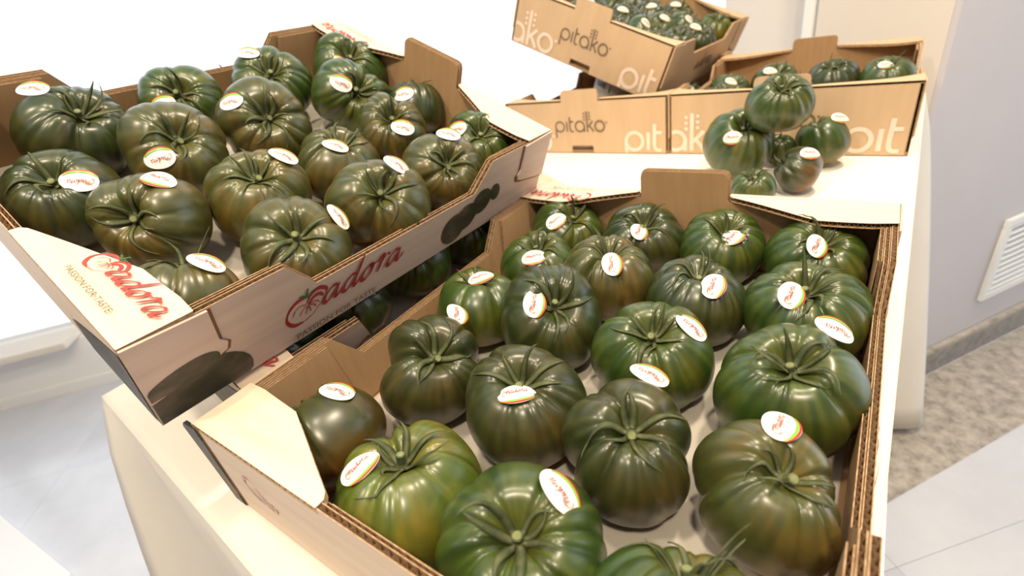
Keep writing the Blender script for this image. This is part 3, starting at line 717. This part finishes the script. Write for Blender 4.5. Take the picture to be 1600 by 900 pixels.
def make_tomato(seed, frame, x, y, zb, r, k, ax, pal, label, group, stk=None, cleft=None, squash=1.0, sq_ang=0.9, res=(52, 120), detail=True, nsep=None, erect=0.35, sep_len=0.62):
    rng = random.Random(seed)
    P, F, col, T_ = fruit_mesh(rng, r, k, pal, ax, res[0], res[1], cleft, squash, sq_ang)
    # sepals are laid on the untilted fruit
    bvh = BVHTree.FromPolygons([Vector(p) for p in P.tolist()], [tuple(q) for q in F.tolist()])
    hub = bvh.ray_cast(Vector((0, 0, 0.2)), Vector((0, 0, -1)))[0] or Vector((0, 0, k * r * 0.5))
    W_ = P @ T_.T; zoff = zb - W_[:, 2].min()
    m = frame @ Matrix.Translation((x, y, zb))
    root = empty('tomato', mat=m); tag(root, label, 'tomato', group)
    lz = zoff - zb
    me = mesh('fruit', (W_ + np.array((0, 0, lz))).tolist(), F.tolist())
    ca = me.color_attributes.new('skin', 'FLOAT_COLOR', 'POINT'); ca.data.foreach_set('color', col.ravel())
    link('fruit', me, ['skin'], root, smooth=True)
    TM = Matrix(T_.tolist())
    tr = lambda V: [tuple(TM @ Vector(p) + Vector((0, 0, lz))) for p in V]
    lean = Vector((rng.uniform(-.4, .4), rng.uniform(-.4, .4), 1)).normalized()
    sl = rng.uniform(0.007, 0.013) * r / 0.046
    o0 = hub + Vector((0, 0, -0.002)); path = [o0, o0 + lean * sl * 0.5, o0 + lean * sl, o0 + lean * (sl + 0.0005)]
    V, F2 = tube(path, [0.0062, 0.0030, 0.0033, 0.0024], 9 if detail else 6)
    mi = [0] * (len(F2) - 1) + [1]
    st = link('stem', mesh('stem', tr(V), F2, mi), ['sepal', 'stem_cut'], root, smooth=False)
    ns = nsep or rng.randint(6, 8); base = rng.random() * 6.28; allV = []; allF = []
    saz = None
    if stk:
        sdv = Vector((T_.T @ np.array(stk[:3])).tolist()).normalized(); saz = math.atan2(sdv.y, sdv.x); srad = r * math.hypot(sdv.x, sdv.y)
    for i in range(ns):
        phi = base + 2 * PI * i / ns + rng.uniform(-.25, .25)
        lift = max(0.0, rng.gauss(erect, 0.32)) if rng.random() < 0.7 else 0.02
        ln = r * rng.uniform(sep_len * 0.75, sep_len * 1.25)
        if saz is not None and abs((phi - saz + PI) % (2 * PI) - PI) < 0.75:
            ln = min(ln, (srad - 0.0135)); lift = min(lift, 0.1)
            if ln < 0.006: continue
        V, F2 = sepal_mesh(rng, bvh, phi, ln, r, min(lift, 0.95), rng.uniform(0.0010, 0.0018) * r / 0.046, hub + Vector((0, 0, 0.0015)))
        if detail: link('sepal', mesh('sepal', tr(V), F2), ['sepal'], st, smooth=True)
        else:
            o = len(allV); allV += tr(V); allF += [tuple(j + o for j in q) for q in F2]
    if not detail: link('calyx', mesh('calyx', allV, allF), ['sepal'], root)
    if stk:
        wb_ = BVHTree.FromPolygons([Vector(p) for p in (W_ + np.array((0, 0, lz))).tolist()], [tuple(q) for q in F.tolist()])
        cen = Vector((0, 0, (W_[:, 2].max() + W_[:, 2].min()) / 2 + lz)); d = Vector(stk[:3]).normalized()
        hp, hn, _, _ = wb_.ray_cast(cen + d * 0.2, -d)
        if hp is not None:
            nn = Vector((0, 0, 0)); cnt = 0; hmax = 0
            u = Vector(stk[3:6]); u = (u - hn * u.dot(hn))
            samples = []
            for aa in range(8):
                t1 = hn.orthogonal().normalized(); t2 = hn.cross(t1)
                pp = hp + (t1 * math.cos(aa * PI / 4) + t2 * math.sin(aa * PI / 4)) * 0.0085 + hn * 0.03
                h2, n2, _, _ = wb_.ray_cast(pp, -hn)
                if h2 is not None: nn += n2; samples.append(h2)
            nn = (nn + hn * 2).normalized()
            vd = (frame.inverted() @ cam_pos - Matrix.Translation((x, y, zb)) @ hp).normalized(); lift_ = 0.0
            if nn.dot(vd) < 0.62:
                kk = (0.62 - nn.dot(vd)) * 1.1; nn = (nn + vd * kk).normalized(); lift_ = 0.002 * min(1, kk * 2)
            u = Vector(stk[3:6]); u = (u - nn * u.dot(nn)).normalized(); v_ = nn.cross(u)
            top = max([(s_ - hp).dot(nn) for s_ in samples] + [0])
            R = Matrix((u, v_, nn)).transposed().to_4x4(); R.translation = hp + nn * (0.0012 + max(0.0, top) * 0.9 + lift_)
            so = bpy.data.objects.new('sticker', ST_ME); C.objects.link(so); so.parent = root; so.matrix_local = R
            sx = bpy.data.objects.new('sticker_lettering', ST_TX); C.objects.link(sx); sx.parent = so
    return root
TOM_FRONT = [
 (-0.138, 0.1995, 0.0456, 0.754, (0.495, -0.225, 0.839), [0.114, -0.735, 0.668, 0.464, 0.741, 0.485]),
 (-0.0347, 0.1977, 0.0477, 0.778, (0.234, -0.398, 0.887), [0.16, -0.767, 0.622, 0.199, 0.683, 0.702]),
 (0.0525, 0.2006, 0.0444, 0.803, (0.273, -0.381, 0.884), [0.5, -0.588, 0.636, 0.228, 0.693, 0.684]),
 (0.1414, 0.1998, 0.0453, 0.75, (0.158, -0.401, 0.902), [-0.1, -0.721, 0.685, 0.337, 0.723, 0.603]),
 (-0.1247, 0.1084, 0.0453, 0.792, (0.188, -0.157, 0.969), [0.319, -0.659, 0.681, 0.714, 0.687, 0.135]),
 (-0.0372, 0.1024, 0.0479, 0.836, (0.231, -0.115, 0.966), [0.439, -0.545, 0.714, -0.133, 0.516, 0.846]),
 (0.0551, 0.0961, 0.0461, 0.787, (0.137, -0.007, 0.991), [0.512, -0.449, 0.732, 0.085, 0.637, 0.767]),
 (0.145, 0.1041, 0.0478, 0.752, (-0.023, -0.312, 0.95), [-0.324, -0.631, 0.705, 0.242, 0.698, 0.675]),
 (-0.1438, 0.0145, 0.0462, 0.787, (0.097, 0.141, 0.985), [0.228, 0.265, 0.937, 0.464, 0.741, 0.485]),
 (-0.054, 0.0132, 0.0524, 0.74, (0.513, -0.443, 0.736), [0.106, -0.676, 0.729, 0.056, 0.623, 0.78]),
 (0.0482, 0.0043, 0.0472, 0.777, (0.148, -0.31, 0.939), [0.703, 0.117, 0.701, -0.515, 0.193, 0.835]),
 (0.1479, 0.0001, 0.0474, 0.829, (0.062, -0.33, 0.942), [0.391, 0.669, 0.633, -0.789, -0.228, 0.57]),
 (-0.1147, -0.0907, 0.0496, 0.822, (0.568, -0.202, 0.798), [0.04, 0.829, 0.558, 0.099, 0.643, 0.759]),
 (-0.0183, -0.0901, 0.0477, 0.797, (0.201, -0.211, 0.957), [0.308, -0.567, 0.764, 0.608, 0.73, 0.311]),
 (0.0684, -0.097, 0.0447, 0.849, (0.253, -0.242, 0.937), [0.018, 0.813, 0.581, -0.492, 0.218, 0.843]),
 (0.1502, -0.0917, 0.0424, 0.817, (0.337, -0.127, 0.933), [0.048, 0.505, 0.862, 0.128, 0.656, 0.744]),
 (-0.1364, -0.1867, 0.0427, 0.8, (-0.72, 0.05, 0.62), [0.118, 0.458, 0.881, -0.751, -0.14, 0.646]),
 (-0.0484, -0.1906, 0.051, 0.756, (0.08, 0.066, 0.995), [-0.242, -0.431, 0.869, -0.133, 0.516, 0.846]),
 (0.0459, -0.1919, 0.0494, 0.8, (0.206, -0.19, 0.96), [0.363, 0.497, 0.788, -0.232, 0.448, 0.864]),
 (0.1362, -0.195, 0.0467, 0.8, (-0.129, 0.694, 0.709), None),
]
TOM_TILT = [
 (-0.1371, -0.1375, 0.0498, 0.763, (0.474, 0.183, 0.861), [-0.3, -0.3, 0.85, -0.679, -0.672, -0.297]),
 (-0.1531, -0.024, 0.0442, 0.731, (0.636, -0.254, 0.728), [0.592, -0.734, 0.334, -0.555, -0.726, -0.406]),
 (-0.1366, 0.0835, 0.0502, 0.734, (0.485, -0.278, 0.829), [-0.285, -0.39, 0.876, -0.733, -0.637, -0.238]),
 (-0.0537, -0.083, 0.0493, 0.735, (0.635, -0.092, 0.767), [0.708, -0.614, 0.35, -0.555, -0.726, -0.406]),
 (-0.046, 0.0149, 0.0518, 0.72, (0.683, -0.309, 0.661), [-0.131, -0.686, 0.716, -0.679, -0.672, -0.297]),
 (-0.1234, 0.1989, 0.0546, 0.72, (0.408, -0.363, 0.838), [0.356, -0.78, 0.515, -0.938, -0.147, 0.313]),
 (-0.0543, 0.1454, 0.0507, 0.759, (0.724, -0.197, 0.661), [0.368, -0.611, 0.7, -0.862, -0.504, -0.054]),
 (0.0031, 0.2044, 0.0403, 0.86, (-0.446, 0.355, 0.822), [0.109, -0.616, 0.78, -0.733, -0.637, -0.238]),
 (0.0374, 0.1312, 0.0449, 0.881, (0.456, -0.413, 0.789), [0.798, -0.307, 0.518, -0.825, -0.553, -0.116]),
 (0.1254, 0.1995, 0.0456, 0.817, (0.313, -0.349, 0.883), [-0.28, -0.725, 0.629, -0.679, -0.672, -0.297]),
 (0.0494, 0.0395, 0.0464, 0.756, (0.144, 0.05, 0.988), [0.372, -0.326, 0.869, -0.782, -0.597, -0.178]),
 (0.1401, 0.1167, 0.0478, 0.797, (0.543, -0.401, 0.738), [-0.011, 0.11, 0.994, -0.892, -0.452, 0.009]),
 (0.0595, -0.064, 0.0481, 0.82, (0.242, -0.132, 0.961), [0.168, 0.586, 0.793, -0.782, -0.597, -0.178]),
 (0.1457, 0.0159, 0.0519, 0.772, (0.381, -0.309, 0.871), [0.091, 0.358, 0.929, -0.916, -0.396, 0.072]),
 (-0.0415, -0.1893, 0.045, 0.759, (0.304, -0.146, 0.941), [0.647, 0.291, 0.705, -0.679, -0.672, -0.297]),
 (0.039, -0.153, 0.0455, 0.785, (0.446, -0.603, 0.661), [0.14, 0.308, 0.941, 0.848, 0.524, 0.079]),
 (0.1442, -0.0837, 0.0484, 0.72, (0.443, -0.161, 0.882), [0.218, 0.873, 0.436, -0.941, -0.276, 0.195]),
 (0.1424, -0.1842, 0.041, 0.8, (-0.506, 0.45, 0.736), [0.144, 0.568, 0.81, -0.679, -0.672, -0.297]),
]

# front crate: five rows of four
FP = ['green','dark','green','green', 'green','olive','dark','green', 'green','dark','green','green', 'brown','brown','brown','olive', 'brown','lime','green','green']
ORD = ['leftmost', 'second from left', 'third from left', 'rightmost']
ROWS = ['far back row', 'second row from the back', 'middle row', 'fourth row from the back', 'nearest row']
CLEFT = {12: [(0.8, .30, .28), (3.75, .36, .28)], 15: [(0.2, .26, .28), (3.6, .30, .25)], 17: [(2.7, .30, .35)], 1: [(5.4, .16, .3)], 9: [(2.2, .16, .25)], 14: [(0.3, .18, .22), (3.9, .22, .2)], 16: [(4.6, .2, .3)]}
for i, (x, y, r, k, ax, s) in enumerate(TOM_FRONT):
    pal = FP[i]
    look = {'green': 'mid green', 'dark': 'dark green', 'brown': 'dark brownish green', 'olive': 'olive green', 'lime': 'light yellow-green'}[pal]
    make_tomato(100 + i, M_FRONT, x, y, 0.006, r, k, ax, pal, '%s tomato, %s, %s of the front crate' % (look, ORD[i % 4], ROWS[i // 4]), 'tomatoes in the front crate', s, CLEFT.get(i),
                                squash={9: .93, 12: .96}.get(i, 1.0))
# tilted crate: four lines parallel to its front wall
BP = {0: 'dark', 1: 'green', 2: 'green', 3: 'olive', 4: 'olive', 5: 'green', 6: 'green', 7: 'dark', 8: 'olive', 9: 'green', 10: 'olive', 11: 'olive', 12: 'gold', 13: 'olive', 14: 'dark', 15: 'olive', 16: 'olive', 17: 'olive'}
LINES = {17: 'nearest of the line along the front wall', 16: 'second along the front wall', 13: 'third along the front wall', 11: 'fourth along the front wall', 9: 'last along the front wall',
         15: 'nearest of its second line', 12: 'second of its second line', 10: 'third of its second line', 8: 'fourth of its second line', 7: 'small and dark, by the tall back tab',
         14: 'cut by the left edge of the photo', 3: 'right of the one at the photo edge', 4: 'just right of its centre', 6: 'lying on its side below the kidney-shaped one',
         0: 'nearest against the back wall', 1: 'second along the back wall', 2: 'third along the back wall', 5: 'kidney-shaped, in the far back corner'}
CLB = {5: [(5.3, .36, .33), (2.2, .30, .3)], 6: [(5.1, .30, .3), (2.1, .25, .3)], 13: [(5.3, .30, .28), (2.0, .18, .25)], 8: [(2.2, .26, .28)], 15: [(2.8, .12, .3)]}
for i, (x, y, r, k, ax, s) in enumerate(TOM_TILT):
    pal = BP[i]; look = {'green': 'green', 'dark': 'dark green', 'olive': 'olive green', 'gold': 'golden olive'}[pal]
    make_tomato(300 + i, M_TILT, x, y, 0.006, r, k, ax, pal, '%s tomato in the tilted crate, %s' % (look, LINES[i]), 'tomatoes in the tilted crate', s, CLB.get(i), squash={5: .78, 4: .9, 13: .93}.get(i, 1.0), sq_ang=2.2, erect=0.45)
# lower crate: only the line along its right wall shows
LOWL = ['nearest in the gap beneath the tilted crate', 'second in the gap beneath the tilted crate', 'with a sticker, third in the gap beneath the tilted crate', 'fourth in the gap beneath the tilted crate', 'farthest in the gap beneath the tilted crate']
UV = tuple(CR)
for i in range(5):
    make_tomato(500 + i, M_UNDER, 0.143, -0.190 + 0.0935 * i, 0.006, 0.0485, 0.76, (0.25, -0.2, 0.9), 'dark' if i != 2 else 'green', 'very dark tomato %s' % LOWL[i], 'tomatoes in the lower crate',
                ((-0.1, 0.1, 0.95) + UV) if i in (1, 3) else None)
for i in range(4):
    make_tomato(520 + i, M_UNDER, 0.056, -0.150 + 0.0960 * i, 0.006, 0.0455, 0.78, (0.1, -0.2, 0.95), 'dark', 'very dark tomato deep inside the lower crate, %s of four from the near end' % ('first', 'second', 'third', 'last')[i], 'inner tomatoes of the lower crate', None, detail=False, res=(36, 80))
# heap on the cloth
PILE = [(0.190, 0.800, 0.0, 0.0555, 0.84, (0.30, -0.40, 0.8), 'green', 'large ribbed tomato on the left of the loose heap', (0.02, -0.90, 0.42)),
        (0.246, 0.790, 0.078, 0.0455, 0.80, (0.15, -0.45, 0.85), 'green', 'tomato resting on top of the loose heap', None),
        (0.304, 0.862, 0.0, 0.0375, 0.95, (-0.35, 0.0, 0.9), 'green', 'rightmost tomato of the loose heap, by the white letters', (0.45, 0.0, 0.9)),
        (0.243, 0.868, 0.0, 0.0260, 0.85, (0.0, -0.3, 0.95), 'green', 'small tomato half hidden in the middle of the loose heap', None),
        (0.287, 0.745, 0.0, 0.0335, 0.85, (-0.75, -0.2, 0.5), 'brown', 'round brown-green tomato lying on its side at the front of the loose heap', (0.40, -0.35, 0.85)),
        (0.238, 0.682, 0.0, 0.0300, 0.80, (0.05, -0.3, 0.95), 'green', 'lowest tomato of the loose heap, peeping over the front crate', None)]
for i, (x, y, z, r, k, ax, pal, lb, s) in enumerate(PILE):
    make_tomato(700 + i, Matrix.Identity(4), x, y, z + 0.0012, r, k, ax, pal, lb, 'loose heap of tomatoes', (s + UV) if s else None, None, res=(40, 96))
# back crates
def fill(frame, L, W, pts, seed, where, grp, pals, det):
    for i, (x, y, r, p, lb, s) in enumerate(pts):
        make_tomato(seed + i, frame, x, y, 0.0262 if det else 0.0065, r * (1.04 if det else 0.95), 0.84, (0.15 + 0.2 * math.sin(seed + i), -0.3, 0.9), p, '%s, %s' % (lb, where), grp, ((0.2 * math.cos(3 * i), -0.55, 0.75) + UV) if s else None, None, res=(30, 72), detail=False)
fill(M_PR, .42, .382, [(-0.130, -0.02, 0.043, 'green', 'leftmost tomato', 1), (-0.045, 0.03, 0.046, 'green', 'second tomato from the left', 1), (0.055, 0.03, 0.046, 'dark', 'third tomato from the left', 0), (0.143, 0.04, 0.044, 'green', 'rightmost tomato', 1),
      (-0.120, -0.125, 0.043, 'dark', 'hidden left tomato behind the front wall', 0), (0.0, -0.10, 0.043, 'dark', 'hidden middle tomato behind the tab', 0)],
     800, 'in the flat crate at the back right', 'tomatoes in the back right crate', None, True)
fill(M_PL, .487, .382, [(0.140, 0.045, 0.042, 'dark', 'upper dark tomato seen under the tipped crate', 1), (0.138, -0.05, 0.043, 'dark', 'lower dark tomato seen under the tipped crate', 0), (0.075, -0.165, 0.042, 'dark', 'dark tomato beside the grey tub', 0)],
     830, 'in the flat crate at the back left', 'tomatoes in the back left crate', None, False)
TP = [(0.135, 0.19, 0.043, 'lime', 'yellow-green tomato in the far right corner', 0), (0.145, 0.045, 0.042, 'dark', 'dark tomato against the right wall', 1), (0.085, 0.105, 0.041, 'green', 'green tomato left of the yellow-green one', 1),
      (0.03, 0.185, 0.042, 'olive', 'olive tomato at the far wall', 1), (0.055, 0.02, 0.041, 'green', 'tomato with white stickers in the middle', 1), (0.13, -0.045, 0.041, 'dark', 'second dark tomato against the right wall', 0),
      (-0.01, 0.095, 0.043, 'dark', 'bluish dark tomato in the middle', 1), (-0.015, -0.04, 0.042, 'dark', 'dark tomato near the front tab', 1), (0.055, -0.075, 0.042, 'green', 'green tomato behind the front wall, middle', 1), (-0.095, 0.05, 0.042, 'green', 'green tomato left of the middle', 1),
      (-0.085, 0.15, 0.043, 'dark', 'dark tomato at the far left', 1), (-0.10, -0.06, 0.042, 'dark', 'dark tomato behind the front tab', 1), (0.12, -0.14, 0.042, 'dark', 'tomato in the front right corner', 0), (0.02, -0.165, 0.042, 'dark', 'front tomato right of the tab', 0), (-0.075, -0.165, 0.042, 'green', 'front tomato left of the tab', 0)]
fill(M_PT, .487, .382, TP, 860, 'in the tipped crate on top', 'tomatoes in the tipped back crate', None, True)
bpy.context.view_layer.update()
